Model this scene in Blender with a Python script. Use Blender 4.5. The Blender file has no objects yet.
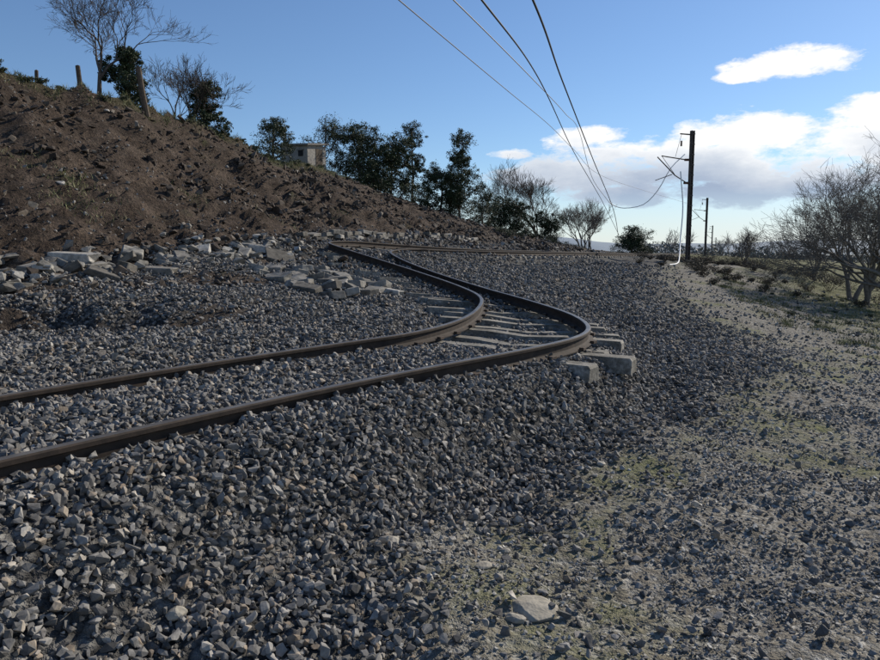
import bpy, bmesh, math, random
import numpy as np
from mathutils import Vector, Euler
random.seed(7); RNG=np.random.default_rng(11)
scene=bpy.context.scene
scene.view_settings.view_transform='Standard'; scene.view_settings.look='None'; scene.view_settings.exposure=0

# ------------------------------------------------------------------ helpers
def link(o,parent=None):
    scene.collection.objects.link(o)
    if parent: o.parent=parent
    return o
def mesh_obj(name,V,F,mats,attrs=None,smooth=False,matidx=None,parent=None):
    V=np.asarray(V,dtype=np.float32).reshape(-1,3)
    Fs=F if isinstance(F,list) else [F]
    Fs=[np.asarray(f,dtype=np.int32) for f in Fs if len(f)]
    me=bpy.data.meshes.new(name)
    me.vertices.add(len(V)); me.vertices.foreach_set('co',V.ravel())
    loops=np.concatenate([f.ravel() for f in Fs])
    tot=np.concatenate([np.full(len(f),f.shape[1],dtype=np.int32) for f in Fs])
    st=np.concatenate([[0],np.cumsum(tot)[:-1]]).astype(np.int32)
    me.loops.add(len(loops)); me.loops.foreach_set('vertex_index',loops)
    me.polygons.add(len(tot)); me.polygons.foreach_set('loop_start',st)
    if matidx is not None: me.polygons.foreach_set('material_index',np.asarray(matidx,dtype=np.int32))
    me.update(calc_edges=True)
    me.polygons.foreach_set('use_smooth',np.full(len(tot),smooth,dtype=bool))
    if attrs:
        for k,a in attrs.items():
            a=np.asarray(a,dtype=np.float32)
            if a.ndim==1:
                at=me.attributes.new(k,'FLOAT','POINT'); at.data.foreach_set('value',a)
            else:
                at=me.attributes.new(k,'FLOAT_COLOR','POINT'); at.data.foreach_set('color',a.ravel())
    if not isinstance(mats,(list,tuple)): mats=[mats]
    for m in mats: me.materials.append(m)
    return link(bpy.data.objects.new(name,me),parent)

_p=RNG.permutation(4096)
_g=RNG.random(4096)*2*np.pi
def perlin(x,y):
    xi=np.floor(x).astype(int); yi=np.floor(y).astype(int); xf=x-xi; yf=y-yi
    def gr(ix,iy,dx,dy):
        a=_g[(_p[(ix+_p[iy&4095])&4095])]
        return np.cos(a)*dx+np.sin(a)*dy
    u=xf*xf*xf*(xf*(xf*6-15)+10); v=yf*yf*yf*(yf*(yf*6-15)+10)
    a=gr(xi,yi,xf,yf); b=gr(xi+1,yi,xf-1,yf); c=gr(xi,yi+1,xf,yf-1); d=gr(xi+1,yi+1,xf-1,yf-1)
    return (a*(1-u)+b*u)*(1-v)+(c*(1-u)+d*u)*v
def fbm(x,y,s,o=4,g=.5):
    r=0;a=1.
    for i in range(o):
        r=r+a*perlin(x*s+17.3*i,y*s-9.1*i); s*=2.03; a*=g
    return r
def sst(a,b,x):
    t=np.clip((x-a)/(b-a),0,1); return t*t*(3-2*t)

# ------------------------------------------------------------------ node helpers
def new_mat(name):
    m=bpy.data.materials.new(name); m.use_nodes=True
    nt=m.node_tree; b=nt.nodes['Principled BSDF']; b.inputs['Roughness'].default_value=.85
    b.inputs['Specular IOR Level'].default_value=.3
    return m,nt,b
def N(nt,t,**k):
    n=nt.nodes.new(t)
    for a,v in k.items(): setattr(n,a,v)
    return n
def setin(nt,sock,v):
    if hasattr(v,'is_linked') : nt.links.new(v,sock)
    elif isinstance(v,(tuple,list)) and len(v)==3 and sock.type=='RGBA': sock.default_value=(*v,1)
    else: sock.default_value=v
def mixc(nt,f,a,b,bt='MIX'):
    n=N(nt,'ShaderNodeMix',data_type='RGBA',blend_type=bt); n.clamp_factor=True
    setin(nt,n.inputs[0],f); setin(nt,n.inputs[6],a); setin(nt,n.inputs[7],b); return n.outputs[2]
def mth(nt,op,a,b=0.,c=None,clamp=False):
    n=N(nt,'ShaderNodeMath',operation=op); n.use_clamp=clamp
    setin(nt,n.inputs[0],a); setin(nt,n.inputs[1],b)
    if c is not None: setin(nt,n.inputs[2],c)
    return n.outputs[0]
def ramp(nt,f,stops):
    n=N(nt,'ShaderNodeValToRGB'); cr=n.color_ramp
    while len(cr.elements)<len(stops): cr.elements.new(.5)
    for e,(p,c) in zip(cr.elements,stops): e.position=p; e.color=(*c,1) if len(c)==3 else c
    setin(nt,n.inputs[0],f); return n.outputs[0]
def noise(nt,scale,detail=4,rough=.6,vec=None,dist=0):
    n=N(nt,'ShaderNodeTexNoise'); n.inputs['Scale'].default_value=scale; n.inputs['Detail'].default_value=detail
    n.inputs['Roughness'].default_value=rough; n.inputs['Distortion'].default_value=dist
    if vec is None: vec=N(nt,'ShaderNodeTexCoord').outputs['Object']
    nt.links.new(vec,n.inputs['Vector']); return n.outputs['Fac']
def vor(nt,scale,vec=None,feat='F1'):
    n=N(nt,'ShaderNodeTexVoronoi',feature=feat); n.inputs['Scale'].default_value=scale
    if vec is None: vec=N(nt,'ShaderNodeTexCoord').outputs['Object']
    nt.links.new(vec,n.inputs['Vector']); return n.outputs
def attr(nt,name,out='Fac'):
    n=N(nt,'ShaderNodeAttribute'); n.attribute_name=name; return n.outputs[out]
def bump(nt,b,h,strength=.5,dist=.02):
    n=N(nt,'ShaderNodeBump'); n.inputs['Strength'].default_value=strength; n.inputs['Distance'].default_value=dist
    nt.links.new(h,n.inputs['Height']); nt.links.new(n.outputs[0],b.inputs['Normal'])
def simple(name,c1,c2,scale=6,rough=.85,bs=.3,bd=.01,metal=0,spec=.3):
    m,nt,b=new_mat(name); f=noise(nt,scale,4,.65)
    c=ramp(nt,f,[(.3,c1),(.7,c2)]); nt.links.new(c,b.inputs['Base Color'])
    b.inputs['Roughness'].default_value=rough; b.inputs['Metallic'].default_value=metal
    b.inputs['Specular IOR Level'].default_value=spec
    if bs: bump(nt,b,noise(nt,scale*5,2,.6),bs,bd)
    return m
def rnd_mat(name,stops,rough=.9,nscale=30,bd=.004,bs=.5,var=(.62,1.3)):
    m,nt,b=new_mat(name); c=ramp(nt,attr(nt,'rnd'),stops)
    f=noise(nt,nscale,3,.7)
    c=mixc(nt,1.,c,ramp(nt,f,[(.3,(var[0],)*3),(.7,(var[1],)*3)]),'MULTIPLY')
    nt.links.new(c,b.inputs['Base Color']); b.inputs['Roughness'].default_value=rough
    if bs: bump(nt,b,f,bs,bd)
    return m

# ------------------------------------------------------------------ track alignment (metres)
R1=np.array([(-6.1,-.9,.7),(-4.4,1.75,.7),(-2.76,4.34,.7),(-1.93,5.6,.7),(-1.0,6.85,.7),(-.30,7.7,.71),(.24,8.8,.74),(.58,10.2,.80),(.66,11.4,.88),(.34,12.7,.99),(-.41,14.2,1.19),(-1.34,15.4,1.44),(-2.26,16.4,1.69),(-2.80,17.4,1.85),(-2.50,18.5,1.9),(-1.2,21,1.83),(1.0,25.2,1.72),(4.8,33,1.66),(9.8,43.5,1.58),(17,60,1.5),(31.5,95,1.4),(58,160,1.3)])
R2=np.array([(-5.2,-2.0,.7),(-3.5,.55,.7),(-1.9,2.99,.7),(-.89,4.4,.7),(-.08,5.4,.7),(.95,6.6,.7),(1.52,7.45,.7),(1.82,8.4,.7),(1.86,9.7,.73),(1.50,11.2,.81),(.75,13,.96),(-.21,14.8,1.21),(-.94,16.2,1.46),(-1.24,17.2,1.62),(-.88,18.3,1.69),(.3,20.5,1.66),(2.5,24.3,1.62),(6.2,32,1.58),(11.2,43,1.5),(18.4,59.6,1.45),(33,94.5,1.4),(59.5,159.5,1.3)])
def catmull(P,step=.12,maxn=40):
    P=np.vstack([2*P[0]-P[1],P,2*P[-1]-P[-2]]); out=[]
    for i in range(1,len(P)-2):
        p0,p1,p2,p3=P[i-1:i+3]
        t0=0;t1=t0+np.linalg.norm(p1-p0)**.5;t2=t1+np.linalg.norm(p2-p1)**.5;t3=t2+np.linalg.norm(p3-p2)**.5
        n=min(maxn,max(3,int(np.linalg.norm(p2-p1)/step)))
        t=np.linspace(t1,t2,n,endpoint=False)[:,None]
        A1=(t1-t)/(t1-t0)*p0+(t-t0)/(t1-t0)*p1;A2=(t2-t)/(t2-t1)*p1+(t-t1)/(t2-t1)*p2;A3=(t3-t)/(t3-t2)*p2+(t-t2)/(t3-t2)*p3
        B1=(t2-t)/(t2-t0)*A1+(t-t0)/(t2-t0)*A2;B2=(t3-t)/(t3-t1)*A2+(t-t1)/(t3-t1)*A3
        out.append((t2-t)/(t2-t1)*B1+(t-t1)/(t2-t1)*B2)
    out.append(P[-2][None]); return np.vstack(out)
def smooth_line(P,k=3):
    for _ in range(k):
        Q=P.copy(); Q[1:-1]=(P[:-2]+2*P[1:-1]+P[2:])/4; P=Q
    return P
rail1=smooth_line(catmull(R1),5); rail2=smooth_line(catmull(R2),5)
ii=np.argmin(((rail2[:,None,:2]-rail1[None,:,:2])**2).sum(2),axis=1)
mid=(rail2+rail1[ii])/2
cl=mid[::3]
clz=cl[:,2]
def under(y):   # how far the ballast lies under the rail head along the line
    return np.interp(y,[-3,5.6,7.0,8.2,11.0,12.5,16.5,18.5,30,200],[.095,.10,.155,.27,.29,.18,.16,.22,.24,.2])

# ------------------------------------------------------------------ terrain
C=[(0,0,0),(2,0,-.05),(5,0,-.15),(-1.2,0,.05),(-2.2,-1.5,.15),(-2.6,-4,.1),(3,-5,-.1),(-.35,2.5,.0),(-1.0,1.6,.02),(.45,4.4,.04),(1.25,5.3,.06),(2.2,6.9,.1),(1,2.5,0),(3,4,-.05),(6,5,-.25),(2.9,9,.22),(3.8,11.9,.25),(4.2,7.5,.03),(5.8,12.5,0),(7.7,13.3,-.3),(5.2,16.5,.3),(7.5,20,.4),(2.8,16,.7),(4,13.5,.42),(2.2,19.3,1.0),(5.2,22,.8),(6.8,26,.8),(10,24,.2),(13,20,-.6),(19.7,31.6,-.8),(12,32,.7),(15,42,1.0),(19,41,.6),(26,42,-.8),(10,8,-.5),(20,10,-.9),(22,55,.7),(35,60,-1),(40,30,-1.2),(40,90,.8),(60,80,-1.3),(65,160,.6),(100,150,-1.5),(100,40,-1.5),(150,300,-1.5),(300,600,-1.5),(0,600,-1),(-300,600,0),(100,-60,-1.2),(0,-60,0),(-60,-60,4),(-300,0,8),(400,0,-1.5),(400,1500,-2),(-600,1500,-2),
(-3.4,7,.72),(-4.0,6.2,.70),(-5.8,3.3,.72),(-3.3,9.5,.92),(-2.0,9.2,.80),(-5.7,9,1.08),(-7,11,1.38),(-5,12,1.27),(-2.8,14,1.2),(-3.6,16,1.6),(-1,11.5,.85),(-9,6,1.22),(-12,2,1.3),
(-8.9,14,2.65),(-10.8,17,4.5),(-12.4,19.5,6.5),(-7.1,17,2.9),(-8.4,20,4.2),(-10.1,22.5,6.0),(-8.6,27,5.75),(-6.3,23,3.7),(-5.7,36,5.5),(-4,25,3.2),(-3.5,19.5,1.95),(-5.3,18,2.3),(-1.3,44,4.4),(-.9,31,2.75),(-1.4,24,1.92),(4.5,52,3.0),(2.3,32,1.83),(10.4,60,1.85),(-12,8.5,2.6),(-15,12,5.),(-17,14.5,6.9),(-25,5,7),(-18,2,3.3),(-20,-5,4),(-12,-5,1.4),
(-14,24,6.4),(-18,20,6.9),(-13,32,6.1),(-9,38,6.0),(-3,55,4.4),(5,70,2.6),(-30,30,7.5),(-60,60,8),(-10,80,5),(-40,120,6),(20,110,1.5),(0,200,2)]
last=np.array([99,99.])
for p in cl:
    if np.linalg.norm(p[:2]-last)>(1.5 if p[1]<30 else 8):
        C.append((p[0],p[1],p[2]-under(p[1])-.02)); last=p[:2]
C=np.array(C,float)
cc=.7
def ker(d2): return np.sqrt(d2+cc*cc)
A=ker(((C[:,None,:2]-C[None,:,:2])**2).sum(2)); n=len(C)
M=np.zeros((n+1,n+1)); M[:n,:n]=A+np.eye(n)*-.02; M[:n,n]=1; M[n,:n]=1
w=np.linalg.solve(M,np.append(C[:,2],0))
footY=[-10,5,9,12,16,19,24,32,45,60,100]; footX=[-11.5,-9.6,-6.9,-5.4,-3.9,-3.6,-1.9,1.9,7.5,13.5,25]
cresY=[-5,5,14.5,19.5,22.5,27,36,44,52,60,100]; cresX=[-24,-21,-17,-12.4,-10.1,-8.6,-5.7,-1.3,4.5,10.4,22]
toeY=[-3,1.6,2.5,4.4,5.3,6.9,9,12,16,20,26,40,60]; toeX=[-2.4,-1.0,-.35,.5,1.4,2.8,4.2,5.2,5.6,6.2,8,13,22]
def height(x,y,detail=True):
    x=np.asarray(x,float);y=np.asarray(y,float); sh=x.shape; x=x.ravel();y=y.ravel(); z=np.empty_like(x)
    for s in range(0,len(x),20000):
        X=x[s:s+20000];Y=y[s:s+20000]
        zz=ker((X[:,None]-C[None,:,0])**2+(Y[:,None]-C[None,:,1])**2)@w[:n]+w[n]
        wt=np.zeros_like(zz)
        q=np.where((Y<175)&(Y>-8)&(X>-9)&(X<65))[0]
        if len(q):
            d2=(X[q,None]-cl[None,:,0])**2+(Y[q,None]-cl[None,:,1])**2
            k=np.argmin(d2,1); d=np.sqrt(d2[np.arange(len(q)),k])
            wq=1-sst(.95,1.75,d)
            zz[q]=zz[q]*(1-wq)+(clz[k]-under(cl[k,1]))*wq; wt[q]=wq
        if detail:
            fx=np.interp(Y,footY,footX); cx=np.interp(Y,cresY,cresX)
            soil=sst(-.3,1.2,fx-X); top=sst(0,1.2,cx-X)
            amp=soil*(1-.75*top)*(1-.65*sst(24,42,Y))
            far=np.clip((np.hypot(X,Y)-100)/400,0,1)
            al=X*.80+Y*.60
            gul=np.abs(fbm(al*1.0,(X*.6-Y*.8)*.25,.55,4,.55))
            zz=zz+amp*(.50*fbm(X,Y,.28,3)+.34*np.abs(fbm(X+31,Y,.9,5,.66))+.38*gul+.13*fbm(X,Y,3.2,4,.6)-.12)
            zz=zz+.30*np.exp(-((cx-X-.25+.6*fbm(X,Y,.5,2))/.4)**2)*(Y>3)*(1-sst(30,50,Y))
            zz=zz+(1-soil*(1-.75*top))*(1-wt*.7)*(.09*fbm(X,Y,.8,3)+.038*fbm(X,Y,4,2)+.25*far*fbm(X,Y,.02,2))
            lz=sst(-1.6,-3.2,X)*sst(5.5,7,Y)*(1-soil)
            zz=zz+lz*(.16*fbm(X+5,Y,.55,3)+.06*fbm(X,Y,2.2,3))
            e=np.exp(-((X+4.8)/1.6)**2-((Y-8.4)/.75)**2)
            zz=zz-.30*e*(1+2*fbm(X,Y,1.5,3))
        z[s:s+20000]=zz
    return z.reshape(sh)

G_N=680
su=np.linspace(-5.3,5.3,G_N); gx=4.5*np.sinh(su)
tv=np.linspace(math.asinh(-14/7.),math.asinh(1800/7.),G_N); gy=7*np.sinh(tv)
GX,GY=np.meshgrid(gx+1.0,gy+2.0)
GZ=height(GX,GY)
V=np.stack([GX,GY,GZ],-1).reshape(-1,3)
ny,nx=GX.shape; idx=np.arange(nx*ny).reshape(ny,nx)
F=np.stack([idx[:-1,:-1],idx[:-1,1:],idx[1:,1:],idx[1:,:-1]],-1).reshape(-1,4)
def masks(X,Y):
    fx=np.interp(Y,footY,footX); cx=np.interp(Y,cresY,cresX); tx=np.interp(Y,toeY,toeX)
    nz=fbm(X,Y,.7,4)
    soil=sst(-.4,.6,fx-X+.8*nz); crest=sst(-.3,.5,cx-X+.8*fbm(X+9,Y,.9,3))
    patch=sst(.05,.35,fbm(X-20,Y+7,.6,4)+.5*np.exp(-((X+4.8)/1.8)**2-((Y-8.3)/.8)**2))*sst(-1.8,-3.2,X)*sst(6,7.5,Y)
    soil=np.maximum(soil,.85*patch)
    edge=.35+.12*np.clip(Y-4,0,8)
    right=sst(-edge,edge,X-tx+.9*nz)*(1-soil)
    ss=X-tx
    pat=sst(.0,.36,fbm(X+50,Y+3,.55,4)+.02+ .20*np.exp(-((ss-.5)/.5)**2)-.20*np.exp(-((ss-2.6)/1.0)**2) +.22*sst(3.5,6,ss))
    grass=right*pat
    field=sst(5.0,8.5,X-tx+2*nz)*sst(5,12,Y)
    return soil,crest,right,np.clip(grass,0,1),field
S_,Cr,Ri,Gr,Fi=masks(GX,GY)
col=np.stack([S_,Ri,Gr,np.ones_like(S_)],-1).reshape(-1,4)
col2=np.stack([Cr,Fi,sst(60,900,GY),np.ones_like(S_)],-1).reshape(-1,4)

m,nt,b=new_mat('ground_material')
sx=N(nt,'ShaderNodeSeparateColor'); nt.links.new(attr(nt,'mask','Color'),sx.inputs[0])
sy=N(nt,'ShaderNodeSeparateColor'); nt.links.new(attr(nt,'mask2','Color'),sy.inputs[0])
soil,right,grass=sx.outputs[0],sx.outputs[1],sx.outputs[2]; crest,field,far=sy.outputs[0],sy.outputs[1],sy.outputs[2]
vg=vor(nt,19); vcol=N(nt,'ShaderNodeRGBToBW'); nt.links.new(vg['Color'],vcol.inputs[0])
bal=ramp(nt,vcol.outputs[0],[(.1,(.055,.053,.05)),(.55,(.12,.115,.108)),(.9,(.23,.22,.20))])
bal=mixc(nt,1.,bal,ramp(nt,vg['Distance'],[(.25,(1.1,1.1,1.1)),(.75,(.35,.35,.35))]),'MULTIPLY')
vf=vor(nt,48); vf2=N(nt,'ShaderNodeRGBToBW'); nt.links.new(vf['Color'],vf2.inputs[0])
fine=ramp(nt,vf2.outputs[0],[(.1,(.10,.095,.083)),(.55,(.23,.22,.195)),(.9,(.42,.395,.35))])
n22=noise(nt,2.2,6,.72); n14=noise(nt,14,4,.7); n13=noise(nt,1.3,8,.76)
dirt=ramp(nt,n22,[(.3,(.11,.096,.074)),(.7,(.24,.215,.175))])
rt=mixc(nt,ramp(nt,n14,[(.42,(0,0,0)),(.58,(1,1,1))]),fine,dirt)
gcol=ramp(nt,n14,[(.3,(.07,.075,.028)),(.55,(.14,.15,.055)),(.75,(.23,.22,.11))])
gm=mth(nt,'MULTIPLY',grass,ramp(nt,n22,[(.38,(0,0,0)),(.62,(.9,.9,.9))]))
rt=mixc(nt,gm,rt,gcol)
fcol=ramp(nt,n13,[(.30,(.05,.055,.02)),(.5,(.12,.12,.05)),(.68,(.19,.165,.10))])
rt=mixc(nt,field,rt,fcol)
sl=ramp(nt,n13,[(.3,(.026,.019,.014)),(.48,(.068,.051,.039)),(.72,(.16,.124,.096))])
sl=mixc(nt,1.,sl,ramp(nt,n14,[(.35,(.5,.5,.5)),(.68,(1.55,1.5,1.45))]),'MULTIPLY')
gs=mth(nt,'MULTIPLY',ramp(nt,noise(nt,.45,5,.7),[(.60,(0,0,0)),(.68,(.8,.8,.8))]),ramp(nt,n14,[(.4,(0,0,0)),(.6,(1,1,1))]))
sl=mixc(nt,gs,sl,(.07,.08,.03))
top=ramp(nt,n22,[(.35,(.045,.05,.02)),(.6,(.11,.10,.05)),(.75,(.15,.12,.075))])
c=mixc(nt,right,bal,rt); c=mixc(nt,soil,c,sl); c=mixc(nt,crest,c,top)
c=mixc(nt,far,c,(.20,.23,.25))  # far ground blends to blue-grey, haze painted in by distance
nt.links.new(c,b.inputs['Base Color']); b.inputs['Roughness'].default_value=.95; b.inputs['Specular IOR Level'].default_value=.15
hb=mth(nt,'MULTIPLY',mth(nt,'SUBTRACT',1.,vg['Distance']),mth(nt,'SUBTRACT',1.,mth(nt,'MAXIMUM',soil,mth(nt,'MULTIPLY',right,.7))))
hb=mth(nt,'ADD',hb,mth(nt,'MULTIPLY',n14,mth(nt,'ADD',1.5,mth(nt,'MULTIPLY',soil,1.8))))
bump(nt,b,hb,.9,.05)
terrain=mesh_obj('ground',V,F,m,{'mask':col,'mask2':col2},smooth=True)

# ------------------------------------------------------------------ stones
def hulls(nv,flat=(.7,1.),pts=(9,13)):
    out=[]
    for i in range(nv):
        bm=bmesh.new(); k=random.randint(*pts)
        sx_,sy_,sz_=random.uniform(.8,1.2),random.uniform(.6,1.),random.uniform(*flat)*.75
        for j in range(k):
            v=Vector((random.gauss(0,1),random.gauss(0,1),random.gauss(0,1))).normalized()*random.uniform(.85,1.08)
            bm.verts.new((v.x*sx_,v.y*sy_,v.z*sz_))
        r=bmesh.ops.convex_hull(bm,input=bm.verts[:])
        for v in [v for v in bm.verts if not v.link_faces]: bm.verts.remove(v)
        bmesh.ops.triangulate(bm,faces=bm.faces[:])
        bm.verts.index_update()
        out.append((np.array([v.co[:] for v in bm.verts]),np.array([[v.index for v in f.verts] for f in bm.faces])))
        bm.free()
    return out
def rotmats(n,tilt=math.pi):
    a=RNG.random(n)*2*np.pi; t=(RNG.random(n)-.5)*2*tilt; r=RNG.random(n)*2*np.pi
    ca,sa,ct,st_,cr,sr=np.cos(a),np.sin(a),np.cos(t),np.sin(t),np.cos(r),np.sin(r)
    z=np.zeros(n);o=np.ones(n)
    Rz=np.stack([ca,-sa,z,sa,ca,z,z,z,o],-1).reshape(n,3,3)
    Rx=np.stack([o,z,z,z,ct,-st_,z,st_,ct],-1).reshape(n,3,3)
    R2_=np.stack([cr,-sr,z,sr,cr,z,z,z,o],-1).reshape(n,3,3)
    return Rz@Rx@R2_
def stones(name,P,size,mat,variants,tilt=math.pi,rnd=None):
    n_=len(P); var=RNG.integers(0,len(variants),n_); VV=[];FF=[];RR=[];off=0
    if rnd is None: rnd=RNG.random(n_)
    for k,(v,f) in enumerate(variants):
        s=np.where(var==k)[0]
        if len(s)==0: continue
        R=rotmats(len(s),tilt)
        W=np.einsum('nij,vj->nvi',R,v)*size[s][:,None,None]+P[s][:,None,:]
        VV.append(W.reshape(-1,3)); FF.append((f[None]+(np.arange(len(s))*len(v))[:,None,None]+off).reshape(-1,3))
        RR.append(np.repeat(rnd[s],len(v))); off+=len(s)*len(v)
    return mesh_obj(name,np.vstack(VV),np.vstack(FF),mat,{'rnd':np.concatenate(RR)})
ballast_mat=rnd_mat('ballast_material',[(0,(.085,.080,.074)),(.35,(.155,.147,.137)),(.70,(.23,.218,.20)),(.86,(.32,.30,.272)),(.90,(.22,.17,.125)),(.95,(.29,.24,.185)),(1,(.44,.41,.36))],var=(.6,1.3))
gravel_mat=rnd_mat('gravel_material',[(0,(.12,.112,.10)),(.4,(.21,.198,.18)),(.75,(.33,.312,.28)),(.95,(.44,.42,.37)),(1,(.55,.52,.46))],nscale=60,bs=0)
rubble_mat=rnd_mat('rubble_material',[(0,(.035,.026,.02)),(.5,(.075,.058,.045)),(.8,(.14,.115,.09)),(.93,(.24,.215,.18)),(1,(.38,.355,.32))],nscale=14,bs=0)
block_mat=rnd_mat('stone_block_material',[(0,(.11,.10,.085)),(.4,(.19,.175,.15)),(.8,(.29,.27,.235)),(1,(.42,.395,.35))],nscale=9,bd=.02,var=(.45,1.25))
HV=hulls(36,pts=(11,16)); HS=hulls(16,(.5,.9),(8,10))
def sample(y0,y1,dens,side=.76,extra=.8):
    area=side*(y1**2-y0**2)+2*extra*(y1-y0); n_=int(area*dens)
    y=RNG.random(n_*2)*(y1-y0)+y0; k=RNG.random(n_*2)<(side*y+extra)/(side*y1+extra); y=y[k][:n_]
    x=(RNG.random(len(y))*2-1)*(side*y+extra); return x,y
def raild(x,y):
    d=np.full(len(x),9.)
    q=np.where((x>-8)&(x<14)&(y<46))[0]
    rr=np.vstack([rail1[::2],rail2[::2]]); rr=rr[rr[:,1]<45]
    for s in range(0,len(q),10000):
        j=q[s:s+10000]
        d[j]=np.sqrt(((x[j,None]-rr[None,:,0])**2+(y[j,None]-rr[None,:,1])**2).min(1))
    return d
tot=[]
for (y0,y1,dn,s0) in [(.3,5.,1650,.0255),(5.,9,900,.028),(9,14,430,.034),(14,22,190,.045),(22,34,50,.06)]:
    x,y=sample(y0,y1,dn)
    s,cr_,ri,gr,fi=masks(x,y)
    keep=RNG.random(len(x))>(np.clip(s*.96+ri*.93,0,1))
    x=x[keep];y=y[keep]
    d=raild(x,y); k=d>.075; x=x[k];y=y[k]
    tot.append((x,y,s0*(.38+1.0*RNG.random(len(x))**1.35)))
x=np.concatenate([t[0] for t in tot]);y=np.concatenate([t[1] for t in tot]);sz=np.concatenate([t[2] for t in tot])
z=height(x,y)+sz*(RNG.random(len(x))*1.4-.3)
stones('track_ballast',np.stack([x,y,z],-1),sz,ballast_mat,HV)
tot=[]
for (y0,y1,dn,s0) in [(.6,3.6,4200,.0110),(3.6,7,2000,.0140),(7,12,520,.020),(12,24,50,.033)]:
    x,y=sample(y0,y1,dn); s,cr_,ri,gr,fi=masks(x,y)
    bare=fbm(x,y,1.6,3)
    keep=(RNG.random(len(x))<ri*(1-.70*gr)*(1-.93*fi)*np.clip(.8+1.7*bare,.12,1))
    x=x[keep];y=y[keep]; tot.append((x,y,s0*(.5+1.25*RNG.random(len(x))**3)))
x=np.concatenate([t[0] for t in tot]);y=np.concatenate([t[1] for t in tot]);sz=np.concatenate([t[2] for t in tot])
z=height(x,y)+sz*(RNG.random(len(x))*.6-.1)
stones('verge_gravel',np.stack([x,y,z],-1),sz,gravel_mat,HS)
n_=52000
y=RNG.random(n_)**.8*52+3; fx=np.interp(y,footY,footX); cx=np.interp(y,cresY,cresX)
t=RNG.random(n_)**1.5; x=fx+2.2-(fx+2.2-cx)*t
d=raild(x,y); keep=(RNG.random(n_)<np.clip(.5+2.0*fbm(x,y,.5,3),.10,1))&(d>.4); x=x[keep];y=y[keep];t=t[keep]
sz=.018+.12*RNG.random(len(x))**9+.026*RNG.random(len(x)); sz*=np.clip(.8+y/45,.8,1.35)
z=height(x,y)+sz*.15
stones('slope_rubble',np.stack([x,y,z],-1),sz,rubble_mat,HS,rnd=np.clip(RNG.random(len(x))**1.4*.85+.40*np.clip(.5-t,0,1)+.3*(RNG.random(len(x))<.07),0,1))

def block(L,Wd,H,j=.12):
    bm=bmesh.new(); bmesh.ops.create_cube(bm,size=1)
    for v in bm.verts:
        v.co.x*=L*(1+random.uniform(-j,j)); v.co.y*=Wd*(1+random.uniform(-j,j)); v.co.z*=H*(1+random.uniform(-j,j))
    bmesh.ops.bevel(bm,geom=bm.edges[:],offset=min(L,Wd,H)*.1,segments=1,affect='EDGES')
    bmesh.ops.triangulate(bm,faces=bm.faces[:]); bm.verts.index_update()
    r=(np.array([v.co[:] for v in bm.verts]),np.array([[v.index for v in f.verts] for f in bm.faces])); bm.free(); return r
def blocks(name,L,mat,j=.2):
    VV=[];FF=[];RR=[];off=0
    for (x_,y_,z_,l,w_,h_,e) in L:
        v,f=block(l,w_,h_,j); R=np.array(Euler(e).to_matrix()); v=v@R.T+np.array([x_,y_,z_])
        VV.append(v);FF.append(f+off);RR.append(np.full(len(v),random.random()));off+=len(v)
    return mesh_obj(name,np.vstack(VV),np.vstack(FF),mat,{'rnd':np.concatenate(RR)})
def hz(x_,y_): return float(height(np.array([float(x_)]),np.array([float(y_)]))[0])
k=900; yy=6+11*RNG.random(k)**.8; xx=np.interp(yy,footY,footX)+RNG.normal(size=k)*.55+.05
ss=.035+.13*RNG.random(k)**3.2
stones('stone_rubble',np.stack([xx,yy,height(xx,yy)+ss*.45],-1),ss,block_mat,hulls(14,(.5,.9),(10,13)),tilt=.6,rnd=np.clip(RNG.random(k)*.9+.1,0,1))
L=[]
for i in range(46):
    yy=random.uniform(7.5,15.5); xx=float(np.interp(yy,footY,footX))+random.gauss(.1,.35)
    L.append((xx,yy,hz(xx,yy)+.04,random.uniform(.2,.5),random.uniform(.15,.3),random.uniform(.07,.15),(random.gauss(0,.3),random.gauss(0,.3),random.random()*3.1)))
blocks('broken_masonry',L,block_mat)
for (x_,y_,l,w_,h_,e) in [(-4.95,11.9,.75,.4,.16,(.08,.05,.1)),(-3.45,15.0,.6,.5,.12,(.55,.25,.4)),(-3.9,15.3,.55,.45,.14,(-.2,.1,-.3)),(-6.2,11.7,.7,.35,.15,(.1,.05,.05)),(-7.3,10.9,.6,.35,.15,(.05,-.05,.1)),(-4.3,14.3,.6,.3,.12,(.1,.2,.9)),(-5.6,12.6,.35,.3,.18,(.4,.2,.6)),(-8.0,10.1,.5,.35,.16,(-.1,.05,.3))]:
    blocks('stone_slab',[(x_,y_,hz(x_,y_)+h_*.35,l,w_,h_,e)],block_mat)
L=[]
for row in range(5):
    for i in range(9):
        tt=i*.34+random.uniform(-.1,.1)+ (row%2)*.15
        if random.random()<.2: continue
        px=-.85-tt*.62-row*.22+random.gauss(0,.06); py=12.2+tt*.80-row*.30+random.gauss(0,.08)
        L.append((px,py,hz(px,py)+.04,.36*random.uniform(.6,1.5),.24,.13,(random.gauss(0,.2),random.gauss(0,.2),-.5+random.gauss(0,.4))))
blocks('collapsed_stone_wall',L,block_mat)
L=[]; yy=18.8
while yy<32:
    xx=float(np.interp(yy,[18.8,24,34],[-3.75,-1.75,2.6])); g=hz(xx,yy)
    for r in range(2):
        if random.random()<.25: continue
        L.append((xx+random.gauss(0,.06)-.05*r,yy+random.gauss(0,.05),g+.0+.13*r,.36*random.uniform(.7,1.4),.25,.14*random.uniform(.7,1.1),(random.gauss(0,.08),random.gauss(0,.08),1.15+random.gauss(0,.15))))
    yy+=.36
blocks('retaining_wall',L,block_mat)
pale=rnd_mat('pale_stone',[(0,(.30,.265,.205)),(1,(.42,.385,.32))],nscale=12,bd=.015,bs=.8,var=(.6,1.15))
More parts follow.
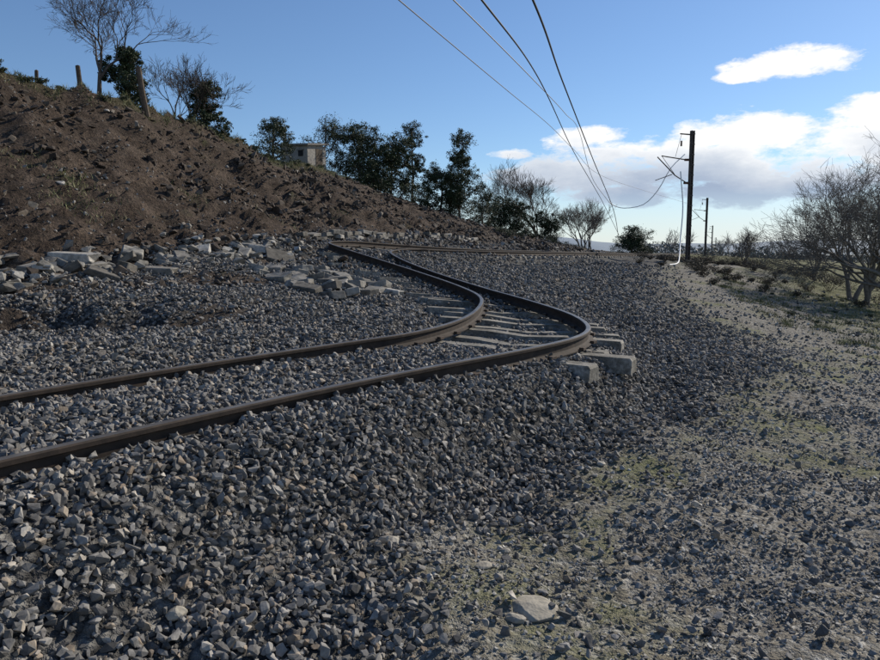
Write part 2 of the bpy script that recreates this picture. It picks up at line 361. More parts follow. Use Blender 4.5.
for (x_,y_,s,f) in [(.42,2.95,.115,.35),(.33,2.86,.05,.5),(2.02,4.25,.036,.6),(.22,3.3,.045,.5),(1.2,5.0,.04,.6),(.35,3.55,.035,.6),(-.25,3.45,.05,.6),(-1.05,2.6,.045,.8)]:
    v=hulls(1,(f,f),(60,70)); P=np.array([[x_,y_,hz(x_,y_)+s*.12]])
    o=stones('field_stone',P,np.array([s]),pale,v,tilt=.1,rnd=np.array([random.random()]))
    bv=o.modifiers.new('bevel','BEVEL'); bv.width=s*.06; bv.segments=2

# ------------------------------------------------------------------ rails and sleepers
m,nt,b=new_mat('rail_steel')
geo=N(nt,'ShaderNodeNewGeometry'); sp=N(nt,'ShaderNodeSeparateXYZ'); nt.links.new(geo.outputs['Normal'],sp.inputs[0])
up=ramp(nt,sp.outputs[2],[(.90,(0,0,0)),(.98,(1,1,1))])
hd=mth(nt,'MULTIPLY',up,ramp(nt,attr(nt,'head'),[(.4,(0,0,0)),(.6,(1,1,1))]))
rust=ramp(nt,noise(nt,9,6,.7),[(.3,(.022,.017,.014)),(.6,(.05,.036,.027)),(.8,(.09,.063,.043))])
worn=ramp(nt,noise(nt,5,4,.6),[(.35,(.14,.115,.088)),(.7,(.26,.225,.18))])
nt.links.new(mixc(nt,hd,rust,worn),b.inputs['Base Color'])
nt.links.new(mth(nt,'SUBTRACT',.85,mth(nt,'MULTIPLY',hd,.45)),b.inputs['Roughness'])
nt.links.new(mth(nt,'MULTIPLY',hd,.6),b.inputs['Metallic']); bump(nt,b,noise(nt,40,3,.6),.3,.003)
railm=m
prof=[(-.07,-.172),(.07,-.172),(.07,-.160),(.02,-.145),(.0085,-.125),(.0085,-.05),(.034,-.038),(.036,-.012),(.028,-.002),(.018,0),(-.018,0),(-.028,-.002),(-.036,-.012),(-.034,-.038),(-.0085,-.05),(-.0085,-.125),(-.02,-.145),(-.07,-.160)]
prof=[(a*.9,b_*.87) for a,b_ in prof]
RH=.172*.87
def sweep(P,prof):
    T=np.gradient(P,axis=0); T[:,2]=0; T/=np.linalg.norm(T,axis=1)[:,None]; Nn=np.stack([T[:,1],-T[:,0],T[:,2]*0],-1)
    pr=np.array(prof); V=(P[:,None,:]+Nn[:,None,:]*pr[None,:,0,None]).copy(); V[:,:,2]+=pr[None,:,1]
    k=len(pr); n_=len(P); a=np.arange(n_-1)[:,None]*k; j=np.arange(k)[None]; j2=(j+1)%k
    F=np.stack([a+j,a+j2,a+k+j2,a+k+j],-1).reshape(-1,4)
    hd=np.tile((pr[:,1]>-.03).astype(float),n_)
    return V.reshape(-1,3),F,hd
track=bpy.data.objects.new('railway_track',None); link(track)
for nm,P in (('rail_far_side',rail1),('rail_near_side',rail2)):
    v,f,h=sweep(P,prof); mesh_obj(nm,v,f,railm,{'head':h},parent=track)
m,nt,b=new_mat('sleeper_concrete')
f1=noise(nt,4,6,.75); f2=noise(nt,30,3,.7)
c_=ramp(nt,f1,[(.3,(.085,.075,.06)),(.5,(.20,.185,.155)),(.66,(.36,.335,.295))])
nt.links.new(mixc(nt,1.,c_,ramp(nt,f2,[(.35,(.6,.6,.6)),(.65,(1.2,1.2,1.2))]),'MULTIPLY'),b.inputs['Base Color']); bump(nt,b,f2,.6,.01)
conc=m
iron=simple('clip_iron',(.04,.03,.025),(.1,.07,.05),20)
dd=np.r_[0,np.cumsum(np.linalg.norm(np.diff(mid,axis=0),axis=1))]
VV=[];FF=[];off=0;VC=[];FC=[];offc=0
pos=np.arange(.3,dd[-1],.6)
for s in pos:
    k=int(np.searchsorted(dd,s))
    if k>=len(mid): break
    c0=mid[k].copy()
    if c0[1]>75: break
    a=rail1[ii[k]]; bb=rail2[k]; ax=(bb-a); ax/=np.linalg.norm(ax)
    ay=np.cross([0,0,1],ax); ay/=np.linalg.norm(ay); az=np.cross(ax,ay)
    bend=7<c0[1]<17
    jit=random.gauss(0,.10) if bend else random.gauss(0,.015)
    sh=random.gauss(0,.10) if bend else random.gauss(0,.03)
    drop=abs(random.gauss(0,.03)) if bend else (.03 if c0[1]<7 else 0.)
    ax2=ax*math.cos(jit)+ay*math.sin(jit); ay2=-ax*math.sin(jit)+ay*math.cos(jit)
    R=np.stack([ax2,ay2,az],1)
    xs=[-1.22,-1.2,-.5,0,.5,1.2,1.22]; tops=[-.03,0,0,-.035,0,0,-.03]; sec=[]
    if c0[1]<7: xs=[x_*.86 for x_ in xs]
    for x_,tz in zip(xs,tops):
        wv=.10 if abs(x_)>.3 else .09
        sec.append([(x_,-.13,-.16),(x_,.13,-.16),(x_,wv,tz),(x_,-wv,tz)])
    v=np.array(sec).reshape(-1,3)@R.T+c0-np.array([0,0,RH+.006+drop])+ax*sh
    f=[]
    for i in range(6):
        for j in range(4): f.append([i*4+j,i*4+(j+1)%4,(i+1)*4+(j+1)%4,(i+1)*4+j])
    f+= [[3,2,1,0],[24,25,26,27]]
    VV.append(v);FF.append(np.array(f)+off);off+=len(v)
    for rx in (a,bb):
        for sgn in (-1,1):
            cv,cf=block(.05,.10,.035,.02); cv=cv@R.T+rx+ax*sgn*.078-np.array([0,0,RH-.022]); VC.append(cv);FC.append(cf+offc);offc+=len(cv)
mesh_obj('concrete_sleepers',np.vstack(VV),np.vstack(FF),conc,parent=track)
mesh_obj('rail_clips',np.vstack(VC),np.vstack(FC),iron,parent=track)

# ------------------------------------------------------------------ tubes / trees
class TB:
    def __init__(s): s.V=[];s.F=[];s.off=0
    def tube(s,P,R,k=5):
        P=np.asarray(P,float);R=np.asarray(R,float); T=np.gradient(P,axis=0); T/=np.linalg.norm(T,axis=1)[:,None]+1e-9
        ref=np.array([0,0,1.]) if abs(T[0,2])<.8 else np.array([1.,0,0])
        U=np.cross(T,ref); U/=np.linalg.norm(U,axis=1)[:,None]+1e-9; W=np.cross(T,U)
        a=np.arange(k)*2*np.pi/k
        V=P[:,None]+R[:,None,None]*(U[:,None]*np.cos(a)[None,:,None]+W[:,None]*np.sin(a)[None,:,None])
        n_=len(P); i=np.arange(n_-1)[:,None]*k; j=np.arange(k)[None]; j2=(j+1)%k
        s.V.append(V.reshape(-1,3)); s.F.append(np.stack([i+j,i+j2,i+k+j2,i+k+j],-1).reshape(-1,4)+s.off); s.off+=n_*k
    def get(s): return np.vstack(s.V),np.vstack(s.F)
bark=simple('bark',(.05,.04,.032),(.13,.105,.085),9,.95,0)
bark_backlit_haze=simple('bark_backlit_haze',(.11,.095,.08),(.21,.185,.155),9,.95,0)  # bark colour lightened to stand in for haze and sun from behind
bark_haze=simple('bark_hazy',(.14,.12,.105),(.22,.20,.18),9,.95,0)  # distance haze put into the bark colour of the far trees
def leafmat(name,a,b_,c_):
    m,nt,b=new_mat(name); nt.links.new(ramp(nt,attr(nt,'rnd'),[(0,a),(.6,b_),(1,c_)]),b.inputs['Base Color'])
    b.inputs['Roughness'].default_value=.7; return m
pine_leaf=leafmat('evergreen_foliage',(.018,.028,.013),(.038,.056,.022),(.08,.10,.04))
olive_leaf=leafmat('olive_foliage',(.032,.042,.022),(.065,.08,.04),(.12,.135,.075))
def perp(d):
    v=np.cross(d,RNG.normal(size=3)); return v/np.linalg.norm(v)
def grow(tb,p,d,L,r,depth,spread,tips,up=.12,k=5,minr=.006,nch=(2,3)):
    n_=4; P=[p];R=[r]; q=p.copy(); dr=d.copy()
    for i in range(n_):
        dr=dr+RNG.normal(size=3)*.12+np.array([0,0,up*.35]); dr/=np.linalg.norm(dr)
        q=q+dr*L/n_; P.append(q.copy()); R.append(max(minr*.7,r*(1-.42*(i+1)/n_)))
    tb.tube(P,R,k)
    if depth==0: tips.append((q,dr)); return
    for c in range(RNG.integers(nch[0],nch[1]+1)+1):
        t=RNG.uniform(.35,1) if c>0 else 1.
        fi=t*n_; i0=min(int(fi),n_-1); o=P[i0]+(P[i0+1]-P[i0])*(fi-i0)
        nd=dr*math.cos(spread)+perp(dr)*math.sin(spread)*RNG.uniform(.7,1.3)+np.array([0,0,up]); nd/=np.linalg.norm(nd)
        grow(tb,o,nd,L*RNG.uniform(.62,.9),max(minr,r*.56),depth-1,spread,tips,up,max(3,k-1),minr,nch)
def bare_tree(name,x,y,H,r=.1,depth=5,spread=.55,stems=1,mat=None,up=.12,lean=(0,0),minr=.005,sink=.1,nch=(2,2)):
    tb=TB();tips=[]; g=hz(x,y)-sink
    for s in range(stems):
        d=np.array([lean[0]+RNG.normal()*.3*(stems>1),lean[1]+RNG.normal()*.2*(stems>1),1.]); d/=np.linalg.norm(d)
        grow(tb,np.array([x+RNG.normal()*.12*(stems>1),y,g]),d,H*.27,r,depth,spread,tips,up,6,minr,nch)
    v,f=tb.get(); k=(H+sink)/(v[:,2].max()-g); o=np.array([x,y,g]); v=o+(v-o)*k
    return mesh_obj(name,v,f,mat or bark,smooth=True)
def leaves(centers,rad,n_per,size,squash=.7):
    C_=np.repeat(centers,n_per,axis=0); R_=np.repeat(rad,n_per)
    n_=len(C_); d=RNG.normal(size=(n_,3)); d/=np.linalg.norm(d,axis=1)[:,None]; rr=RNG.random(n_)**.5*(1+.5*RNG.random(n_)**4)
    off_=d*rr[:,None]*R_[:,None]; off_[:,2]*=squash; P=C_+off_
    a=RNG.normal(size=(n_,3)); a/=np.linalg.norm(a,axis=1)[:,None]; b_=np.cross(a,RNG.normal(size=(n_,3))); b_/=np.linalg.norm(b_,axis=1)[:,None]
    s=size*(.5+.9*RNG.random(n_))[:,None]
    V=np.stack([P-a*s,P+b_*s*.35,P+a*s,P-b_*s*.35],1).reshape(-1,3)
    F=np.arange(n_*4).reshape(-1,4)
    rnd=np.repeat(np.clip(.38+.30*off_[:,2]/(R_*squash)+RNG.normal(size=n_)*.2,0,1),4)  # leaf tone gets lighter higher in each clump, plus random spread
    return V,F,rnd
def leafy_tree(name,x,y,H,Wd,shape='round',mat=None,trunk=.25,dens=1.,size=.05,r=.09,clumps=110,sink=.1,lean=(0,0),lobes=7):
    tb=TB(); g=hz(x,y)-sink; tz=np.linspace(0,H*.85,8)
    P=np.stack([x+lean[0]*tz+np.cumsum(RNG.normal(size=8))*.04*H/4,y+lean[1]*tz+np.cumsum(RNG.normal(size=8))*.04*H/4,g+tz],-1)
    tb.tube(P,np.linspace(r,.02,8),7); cs=[];rs=[]
    for l in range(lobes):
        u_=(l+.5)/lobes+RNG.normal()*.05; u_=min(1,max(.02,u_)); t=trunk+(1-trunk)*u_
        if shape=='round': w_=math.sin(math.pi*min(.95,u_*.75+.2))**.7; lr=.28
        elif shape=='cone': w_=(1-u_)**.8*.95+.03; lr=.25*(1.15-.6*u_)
        else: w_=.75*(1.05-u_)**.3; lr=.24
        a=l*2.4+RNG.normal()*.5; rad=Wd/2*w_*RNG.uniform(.3,.7); lrad=Wd*lr*RNG.uniform(.75,1.25)
        tz_=min(t*H-lrad*.5,H*.84); base=np.array([np.interp(tz_*.8,tz,P[:,0]),np.interp(tz_*.8,tz,P[:,1]),g+tz_*.8])
        lc=base+np.array([math.cos(a)*rad,math.sin(a)*rad,0]); lc[2]=g+min(t*H*.93,H-lrad*.7)
        mid_=(base+lc)/2+np.array([0,0,-.04*H]); tb.tube([base,mid_,lc],[.045,.03,.012],5)
        for c_i in range(max(5,clumps//lobes)):
            d=RNG.normal(size=3); d/=np.linalg.norm(d); d*=RNG.random()**.4*lrad; d[2]*=.85
            c_=lc+d; tb.tube([lc,lc+d*.5+RNG.normal(size=3)*.03,c_],[.012,.009,.004],3)
            cs.append(c_); rs.append(lrad*RNG.uniform(.16,.38))
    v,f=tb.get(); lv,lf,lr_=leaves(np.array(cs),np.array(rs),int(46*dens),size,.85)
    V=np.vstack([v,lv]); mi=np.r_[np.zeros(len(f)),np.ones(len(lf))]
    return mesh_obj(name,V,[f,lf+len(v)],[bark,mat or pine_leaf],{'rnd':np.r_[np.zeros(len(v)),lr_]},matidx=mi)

bare_tree('bare_tree',-11.3,23.5,5.0,.10,7,.50,1,up=.07,lean=(-.12,0),minr=.005)
leafy_tree('cypress_tree',-10.75,24.3,2.7,1.9,'round',trunk=.12,dens=1.8,clumps=190,size=.045)
bare_tree('bare_tree',-10.1,27.6,3.2,.05,6,.5,3,minr=.005)
leafy_tree('evergreen_tree',-9.2,27.8,2.4,1.9,'round',trunk=.12,clumps=170,dens=1.5)
leafy_tree('olive_tree',-8.3,34.8,2.6,2.4,'round',olive_leaf,trunk=.25,clumps=180,dens=1.0)
leafy_tree('olive_tree',-6.8,40.5,3.8,3.3,'round',olive_leaf,trunk=.3,clumps=220,dens=.9,lobes=9)
leafy_tree('pine_tree',-4.7,41.5,4.0,3.9,'round',trunk=.12,clumps=340,lobes=9,dens=1.5,size=.06)
leafy_tree('pine_tree',-3.0,43,3.8,3.5,'round',trunk=.1,clumps=320,lobes=9,dens=1.5,size=.06)
leafy_tree('olive_tree',-1.7,44.5,5.8,2.5,'loose',pine_leaf,trunk=.15,clumps=260,dens=1.1,lobes=11)
leafy_tree('pine_tree',0.1,47,3.6,3.5,'round',trunk=.05,clumps=320,lobes=8,dens=1.5,size=.06)
leafy_tree('olive_tree',1.3,47.5,6.1,4.3,'cone',olive_leaf,trunk=.05,clumps=420,dens=1.1,lobes=15,size=.06)
leafy_tree('evergreen_tree',3.2,51,2.9,2.7,'round',olive_leaf,trunk=.1,clumps=180,dens=1.)
leafy_tree('pine_tree',5.4,53,3.1,3.6,'round',trunk=.18,clumps=260,dens=1.5,size=.06)
leafy_tree('pine_tree',8.9,57,3.0,3.0,'round',trunk=.15,clumps=200,dens=1.4,size=.06)
bare_tree('bare_tree',9.0,60,7.6,.11,7,.5,2,minr=.008,mat=bark)
bare_tree('bare_tree',12.4,60,4.6,.08,6,.55,3,minr=.008,mat=bark_backlit_haze)
bare_tree('bare_tree',14.3,66,5.2,.08,6,.55,2,minr=.008,mat=bark_backlit_haze)
leafy_tree('evergreen_shrub',17.2,62,2.6,3.6,'round',trunk=.0,clumps=260,dens=1.5,size=.06)
bare_tree('bare_tree',17.6,28.5,6.6,.12,7,.52,2,minr=.0055,up=.05,lean=(-.2,0),mat=bark_backlit_haze)
bare_tree('bare_tree',18.9,31.5,6.8,.12,7,.50,2,minr=.006,up=.05,mat=bark_backlit_haze)
bare_tree('bare_tree',22.0,41,5.0,.09,6,.55,2,minr=.007,mat=bark_backlit_haze)
bare_tree('bare_tree',17.2,25.5,7.0,.13,7,.54,2,minr=.0055,up=.03,lean=(-.25,0),mat=bark_backlit_haze)
bare_tree('bare_tree',20.2,46,2.9,.06,5,.6,3,minr=.008,mat=bark_backlit_haze)
def scrub(name,pts,mat_l,H=.8,nb=16,size=.035,n_per=26):
    tb=TB();cs=[];rs=[]
    for (x_,y_,s) in pts:
        g=hz(x_,y_)
        for i in range(nb):
            a=RNG.random()*6.28;t=RNG.uniform(.2,.9); e=np.array([math.cos(a)*t*s,math.sin(a)*t*s,s*RNG.uniform(.5,1.1)*H])
            tb.tube([np.array([x_,y_,g-.05]),np.array([x_,y_,g])+e*.6+RNG.normal(size=3)*.05*min(1,s*2),np.array([x_,y_,g])+e],[.010,.007,.004],3)
            cs.append(np.array([x_,y_,g])+e*RNG.uniform(.4,1)); rs.append(s*.30)
    v,f=tb.get(); lv,lf,lr=leaves(np.array(cs),np.array(rs),n_per,size)
    return mesh_obj(name,np.vstack([v,lv]),[f,lf+len(v)],[bark,mat_l],{'rnd':np.r_[np.zeros(len(v)),lr]},matidx=np.r_[np.zeros(len(f)),np.ones(len(lf))])
dry_leaf=leafmat('dry_scrub_foliage',(.045,.036,.024),(.09,.073,.047),(.16,.13,.085))
pts=[(RNG.uniform(17,34),RNG.uniform(32,52),RNG.uniform(.5,1.2)) for i in range(80)]
scrub('dry_scrub',pts,dry_leaf)
pts=[(float(np.interp(yy,[20,60],[10,20.5])+RNG.normal()*2.0),yy,RNG.uniform(.2,.6)) for yy in RNG.uniform(26,58,90)]
scrub('low_scrub',pts,dry_leaf,.7)
pts=[]
for i in range(110):
    yy=RNG.uniform(12,32); xx=float(np.interp(yy,toeY,toeX)+RNG.uniform(3,14)); pts.append((xx,yy,RNG.uniform(.06,.22)))
scrub('green_weeds',pts,olive_leaf,.45,10,.022,18)
pts=[]
for yy in RNG.uniform(12,58,110):
    pts.append((float(np.interp(yy,cresY,cresX))+RNG.normal()*.25-.4,yy,RNG.uniform(.12,.30)))
scrub('crest_weeds',pts,olive_leaf,.7)
pts=[(float(np.interp(yy,footY,footX))-RNG.uniform(.5,2),yy,RNG.uniform(.2,.6)) for yy in RNG.uniform(38,58,30)]
scrub('hillside_shrubs',pts,olive_leaf,.8)

tb=TB()
for i in range(150):
    yy=RNG.uniform(110,260); xx=yy*RNG.uniform(.3,1.0)+RNG.normal()*3; g=hz(xx,yy); tips=[]
    grow(tb,np.array([xx,yy,g]),np.array([0,0,1.]),RNG.uniform(1.0,2.0),.10,3,.6,tips,.1,4,.025)
v,f=tb.get(); mesh_obj('distant_trees',v,f,bark_haze)
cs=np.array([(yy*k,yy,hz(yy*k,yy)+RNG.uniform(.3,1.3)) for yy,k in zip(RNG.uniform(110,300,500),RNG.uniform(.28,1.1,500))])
haze_leaf=leafmat('distant_foliage',(.11,.115,.11),(.16,.16,.145),(.21,.20,.18))  # pale greyed leaves, distance haze put into their colour
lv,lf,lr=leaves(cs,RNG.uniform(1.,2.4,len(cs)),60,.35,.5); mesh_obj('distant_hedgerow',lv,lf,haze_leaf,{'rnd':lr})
hx=np.linspace(-1800,2600,260); hh=28+22*fbm(hx,hx*0,.0021,4)+8; hh=np.clip(hh,6,200)
Vh=[]
for j,(yy,k) in enumerate([(1500,0),(1700,.55),(1950,1),(2500,.8)]):
    Vh.append(np.stack([hx,np.full_like(hx,yy)+40*fbm(hx,hx*0+j,.01,2),-3+hh*k],-1))
Vh=np.vstack(Vh); q=np.arange(4*260).reshape(4,260); Fh=np.stack([q[:-1,:-1],q[:-1,1:],q[1:,1:],q[1:,:-1]],-1).reshape(-1,4)
mesh_obj('distant_hills',Vh,Fh,simple('hill_material',(.20,.25,.30),(.24,.29,.34),.01,bs=0),smooth=True)  # bluish tone carries the distance haze in the hill colour

def blades(name,x,y,h,mat,wd=.004):
    z=height(x,y); n_=len(x); a=RNG.random(n_)*6.28; l=RNG.normal(size=(n_,2))*.5
    B=np.stack([x,y,z-.005],-1); s=np.stack([np.cos(a),np.sin(a),a*0],-1)*wd*(.6+RNG.random(n_))[:,None]
    T_=B+np.stack([l[:,0]*h,l[:,1]*h,h],-1); V=np.stack([B-s,B+s,T_],1).reshape(-1,3)
    return mesh_obj(name,V,np.arange(n_*3).reshape(-1,3),mat,{'rnd':np.repeat(RNG.random(n_),3)})
grass_m=leafmat('grass_blades_material',(.07,.08,.025),(.14,.15,.055),(.27,.25,.14))
x,y=sample(.8,14,3000); s,cr_,ri,gr,fi=masks(x,y); k=(RNG.random(len(x))<gr*np.clip(.05+2.4*fbm(x+3,y,2.5,3),0,1)*np.clip(4/y,.25,1)); x=x[k];y=y[k]
blades('verge_grass',x,y,.008+.026*RNG.random(len(x))**2,grass_m,.0020)
x=[];y=[]
for i in range(1100):
    yy=RNG.uniform(9,38); xx=yy*RNG.uniform(.3,.95)
    if xx<np.interp(yy,toeY,toeX)+2.5: continue
    k=RNG.integers(20,60); x.append(xx+RNG.normal(size=k)*.10); y.append(yy+RNG.normal(size=k)*.10)
x=np.concatenate(x);y=np.concatenate(y); blades('field_grass',x,y,.04+.12*RNG.random(len(x)),grass_m,.006)
x=[];y=[]
for i in range(900):
    yy=RNG.uniform(10,58); xx=np.interp(yy,cresY,cresX)+RNG.normal()*.35-.35; k=RNG.integers(20,50)
    x.append(xx+RNG.normal(size=k)*.12); y.append(yy+RNG.normal(size=k)*.12)
for (px,py,nn) in [(-8.0,15.4,6),(-7.4,14.8,4),(-7,19,4),(-8.6,16.4,5),(-9.6,16.2,4),(-5,20.5,3),(-3.2,24,3)]:
    for i in range(nn): x.append(px+RNG.normal()*.3+RNG.normal(size=36)*.2); y.append(py+RNG.normal()*.3+RNG.normal(size=36)*.2)
x=np.concatenate(x);y=np.concatenate(y); blades('crest_grass',x,y,.05+.13*RNG.random(len(x)),grass_m,.007)

# ------------------------------------------------------------------ posts, hut
wood=simple('weathered_wood',(.05,.038,.028),(.12,.09,.065),8,.9,.5,.01)
for (x_,y_,h_,r_,lx) in [(-11.0,21.9,.95,.08,-.12),(-9.75,23.6,1.45,.11,-.16),(-11.9,21.0,.5,.06,.05)]:
    tb=TB(); g=hz(x_,y_)-.2
    tb.tube([(x_,y_,g),(x_+lx*h_*.5,y_,g+h_*.5),(x_+lx*h_+.01,y_,g+h_+.17),(x_+lx*h_+.01,y_,g+h_+.2)],[r_,r_*.92,r_*.85,.001],9)
    v,f=tb.get(); mesh_obj('fence_post',v,f,wood,smooth=False)
def boxm(name,sx_,sy_,sz_,loc,mat,parent,rot=(0,0,0),bev=.01):
    bm=bmesh.new(); bmesh.ops.create_cube(bm,size=1)
    for v in bm.verts: v.co.x*=sx_; v.co.y*=sy_; v.co.z*=sz_
    if bev: bmesh.ops.bevel(bm,geom=bm.edges[:],offset=bev,segments=1,affect='EDGES')
    me=bpy.data.meshes.new(name); bm.to_mesh(me); bm.free(); me.materials.append(mat)
    o=bpy.data.objects.new(name,me); o.location=loc; o.rotation_euler=rot; return link(o,parent)
plaster=simple('hut_plaster',(.20,.18,.155),(.34,.315,.28),2.2,.9,.6,.03)
roofm=simple('hut_roof_sheet',(.13,.12,.11),(.22,.20,.18),4)
dark=simple('dark_opening',(.01,.01,.01),(.02,.02,.02),4)
hut=bpy.data.objects.new('stone_hut',None); link(hut); hut.location=(-7.45,38.5,hz(-7.45,38.5)-.2); hut.rotation_euler=(0,0,math.radians(-28))
boxm('walls',1.8,1.6,1.75,(0,0,.875),plaster,hut)
boxm('roof',2.1,1.9,.11,(0,0,1.83),roofm,hut,(math.radians(7),math.radians(3),0))
boxm('window_opening',.32,.04,.30,(.45,-.795,1.25),dark,hut,bev=0)
boxm('window_lintel',.46,.06,.07,(.45,-.81,1.44),roofm,hut)
boxm('door',.04,.6,1.4,(.895,.2,.85),wood,hut)
boxm('wall_base',1.9,1.7,.15,(0,0,.25),roofm,hut)

# ------------------------------------------------------------------ catenary poles and wires
polem=simple('pole_steel',(.05,.04,.034),(.10,.08,.068),5,.8)
insul=simple('insulator_ceramic',(.10,.05,.035),(.16,.09,.06),5,.4)
wirem=simple('wire_dark',(.02,.02,.022),(.035,.035,.04),5,.6,0)
wireg=simple('wire_grey',(.12,.12,.13),(.16,.16,.17),5,.6,0)
wirel=simple('wire_light',(.72,.72,.71),(.82,.82,.81),5,.5,0)
wirec=simple('wire_weathered',(.26,.26,.26),(.34,.34,.34),5,.6,0)
def pole(x_,y_,H):
    root=bpy.data.objects.new('catenary_pole',None); link(root); root.location=(x_,y_,hz(x_,y_)-.1); root.rotation_euler=(0,0,math.radians(22))
    for nm,dx,w_,t_ in (('flange_a',-.085,.045,.22),('flange_b',.085,.045,.22)):
        boxm(nm,w_,t_,H,(dx,0,H/2),polem,root)
    boxm('web',.124,.05,H-.01,(0,0,H/2),polem,root,bev=0)
    boxm('footing',.6,.6,.3,(0,0,.08),conc,root)
    for i in range(int(H/.6)): boxm('batten',.212,.012,.08,(0,-.118,.5+i*.6),polem,root,bev=0)
    tb=TB()
    tb.tube([(-.09,0,H*.78),(-2.2,0,H*.80)],[.038,.033],6)
    tb.tube([(-.09,0,H*.60),(-1.2,0,H*.665),(-2.5,0,H*.79)],[.033,.033,.033],6)
    tb.tube([(-.09,0,H*.97),(-.9,0,H*.97)],[.045,.04],6)
    tb.tube([(-1.4,0,H*.67),(-2.6,0,H*.62)],[.026,.022],5)
    tb.tube([(-2.2,0,H*.80),(-1.2,0,H*.67)],[.018,.018],4)
    tb.tube([(-.8,0,H*.97),(-1.2,0,H*.80)],[.014,.014],4)
    v,f=tb.get(); mesh_obj('bracket_arms',v,f,polem,parent=root,smooth=True)
    tb=TB()
    for (a,c) in ((-.35,H*.783),(-.35,H*.612),(-.8,H*.90)):
        zz=np.linspace(-.16,.16,17)
        if c==H*.90: tb.tube([(a,0,c+t) for t in zz],[.075 if i%2 else .035 for i in range(17)],8)
        else: tb.tube([(a+t,0,c+t*.05) for t in zz],[.075 if i%2 else .04 for i in range(17)],8)
    v,f=tb.get(); mesh_obj('insulators',v,f,insul,parent=root,smooth=True)
    return root
pole(15.0,42,7.9); pole(36.3,95,8.0); pole(68.5,175,8.0); pole(104,262,8.0)
def wire(name,P,r,mat):
    P=catmull(np.array(P,float),.4,60); tb=TB(); tb.tube(P,np.full(len(P),r),6); v,f=tb.get(); return mesh_obj(name,v,f,mat,smooth=True)
wire('overhead_cable',[(-4.2,0,6.9),(-1.6,5,5.6),(.43,10,5.25),(2.35,17.5,5.95),(5.9,31,5.95),(9.7,42,4.7),(13.9,54,2.9)],.017,wirem)
wire('overhead_cable',[(-2.6,0,6.4),(-.6,5,5.6),(1.2,10,5.25),(2.9,17,5.7),(6.3,29,5.4),(10.2,41,4.0),(13.9,54,2.5)],.019,wirem)
wire('overhead_wire',[(-5.3,0,5.9),(-1.1,14,6.7),(2.35,25,7.25),(5.2,34,7.7),(8.3,44,8.0),(15.5,66,8.6),(33.5,95,8.2)],.013,wireg)
wire('overhead_wire',[(-4.4,0,5.6),(0,14,6.7),(3.0,24,7.5),(6.0,34,8.2),(7.9,40,8.3),(9.3,42.5,5.9),(10.4,43,4.65)],.015,wirec)
wire('fallen_wire',[(10.4,43,4.65),(10.8,43.1,4.42),(11.4,43.2,4.3),(12.5,43,4.5),(13.2,42.5,5.3),(13.8,42,6.6),(14.6,42,7.4)],.026,wirel)
wire('fallen_wire',[(14.1,41.2,6.3),(14.25,41.0,4.2),(14.0,40.5,2.3),(13.4,38.8,1.35),(12.6,36.8,1.0),(11.8,35.6,.95)],.034,wirel)

# ------------------------------------------------------------------ sky, sun
SUN_AZ=math.radians(50); SUN_EL=math.radians(31)
wd=bpy.data.worlds.new('sky'); scene.world=wd; wd.use_nodes=True; nt=wd.node_tree
bg=nt.nodes['Background']; sky=N(nt,'ShaderNodeTexSky',sky_type='NISHITA'); sky.sun_disc=False
sky.sun_elevation=SUN_EL; sky.sun_rotation=SUN_AZ; sky.air_density=1.0; sky.dust_density=.15; sky.ozone_density=2.2; sky.altitude=50
tc=N(nt,'ShaderNodeTexCoord').outputs['Generated']
sp=N(nt,'ShaderNodeSeparateXYZ'); nt.links.new(tc,sp.inputs[0])
az=mth(nt,'ARCTAN2',sp.outputs[0],sp.outputs[1]); el=mth(nt,'ARCSINE',sp.outputs[2])
cv=N(nt,'ShaderNodeCombineXYZ'); nt.links.new(az,cv.inputs[0]); nt.links.new(mth(nt,'MULTIPLY',el,2.4),cv.inputs[1])
nz=noise(nt,8.5,8,.66,cv.outputs[0]); nz2=noise(nt,3.2,3,.5,cv.outputs[0])
blobs=[(.47,.232,.085,.020),(.40,.222,.03,.008),(.56,.165,.085,.024),(.34,.120,.20,.048),(.66,.115,.36,.060),(.225,.160,.06,.013),(.10,.137,.03,.009),(.40,.145,.14,.034),(.18,.105,.13,.028),(.45,.080,.34,.022),(1.2,.2,.3,.05),(-1.6,.15,.5,.06),(2.4,.18,.5,.07)]
tot=None
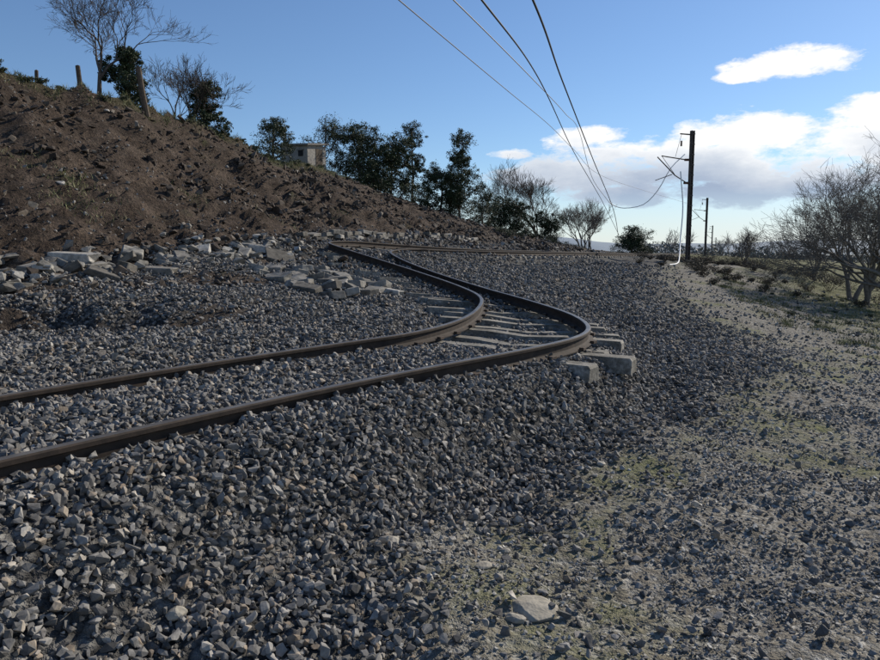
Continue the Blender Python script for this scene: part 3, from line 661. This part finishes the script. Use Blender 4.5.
for (a,e,ra,re) in blobs:
    dx=mth(nt,'DIVIDE',mth(nt,'SUBTRACT',az,a),ra); dy=mth(nt,'DIVIDE',mth(nt,'SUBTRACT',el,e),re)
    q=mth(nt,'SUBTRACT',1.,mth(nt,'ADD',mth(nt,'MULTIPLY',dx,dx),mth(nt,'MULTIPLY',dy,dy)))
    tot=q if tot is None else mth(nt,'MAXIMUM',tot,q)
tot=mth(nt,'MAXIMUM',tot,-2.5)
dens=mth(nt,'ADD',mth(nt,'MULTIPLY',tot,.46),mth(nt,'MULTIPLY',mth(nt,'SUBTRACT',nz,.5),2.4))
mask=ramp(nt,dens,[(.0,(0,0,0)),(.28,(1,1,1))])
thick=mth(nt,'ADD',mth(nt,'MULTIPLY',dens,.28),mth(nt,'ADD',mth(nt,'MULTIPLY',mth(nt,'SUBTRACT',.150,el),8.),mth(nt,'MULTIPLY',mth(nt,'SUBTRACT',nz2,.5),1.4)))
ccol=ramp(nt,thick,[(.14,(10.5,10.5,10.5)),(.40,(6.9,7.4,8.2)),(.75,(3.7,4.5,6.0))])
haze=ramp(nt,el,[(.0,(1,1,1)),(.12,(0,0,0))])
hzf=mth(nt,'MULTIPLY',haze,ramp(nt,az,[(0.,(.45,.45,.45)),(.6,(.9,.9,.9))]))
base=mixc(nt,1.,sky.outputs[0],(.84,.98,1.16),'MULTIPLY')
base=mixc(nt,hzf,base,(7.4,7.9,8.5))
mask2=mth(nt,'MULTIPLY',mask,ramp(nt,el,[(.02,(.05,.05,.05)),(.085,(.96,.96,.96))]))
nt.links.new(mixc(nt,mask2,base,ccol),bg.inputs[0]); bg.inputs[1].default_value=.10
sd=bpy.data.lights.new('sun','SUN'); sd.energy=5.0; sd.angle=math.radians(.5); sd.color=(1,.92,.79)
so=link(bpy.data.objects.new('sun',sd))
dv=Vector((math.sin(SUN_AZ)*math.cos(SUN_EL),math.cos(SUN_AZ)*math.cos(SUN_EL),math.sin(SUN_EL)))
so.rotation_euler=dv.to_track_quat('Z','Y').to_euler()

cd=bpy.data.cameras.new('camera'); cam=link(bpy.data.objects.new('camera',cd)); cd.lens=28.2; cd.sensor_width=36; cd.clip_end=5000; cd.clip_start=.05
cam.location=(0,0,1.6); cam.rotation_euler=(math.radians(90-6.45),0,0)
scene.camera=cam
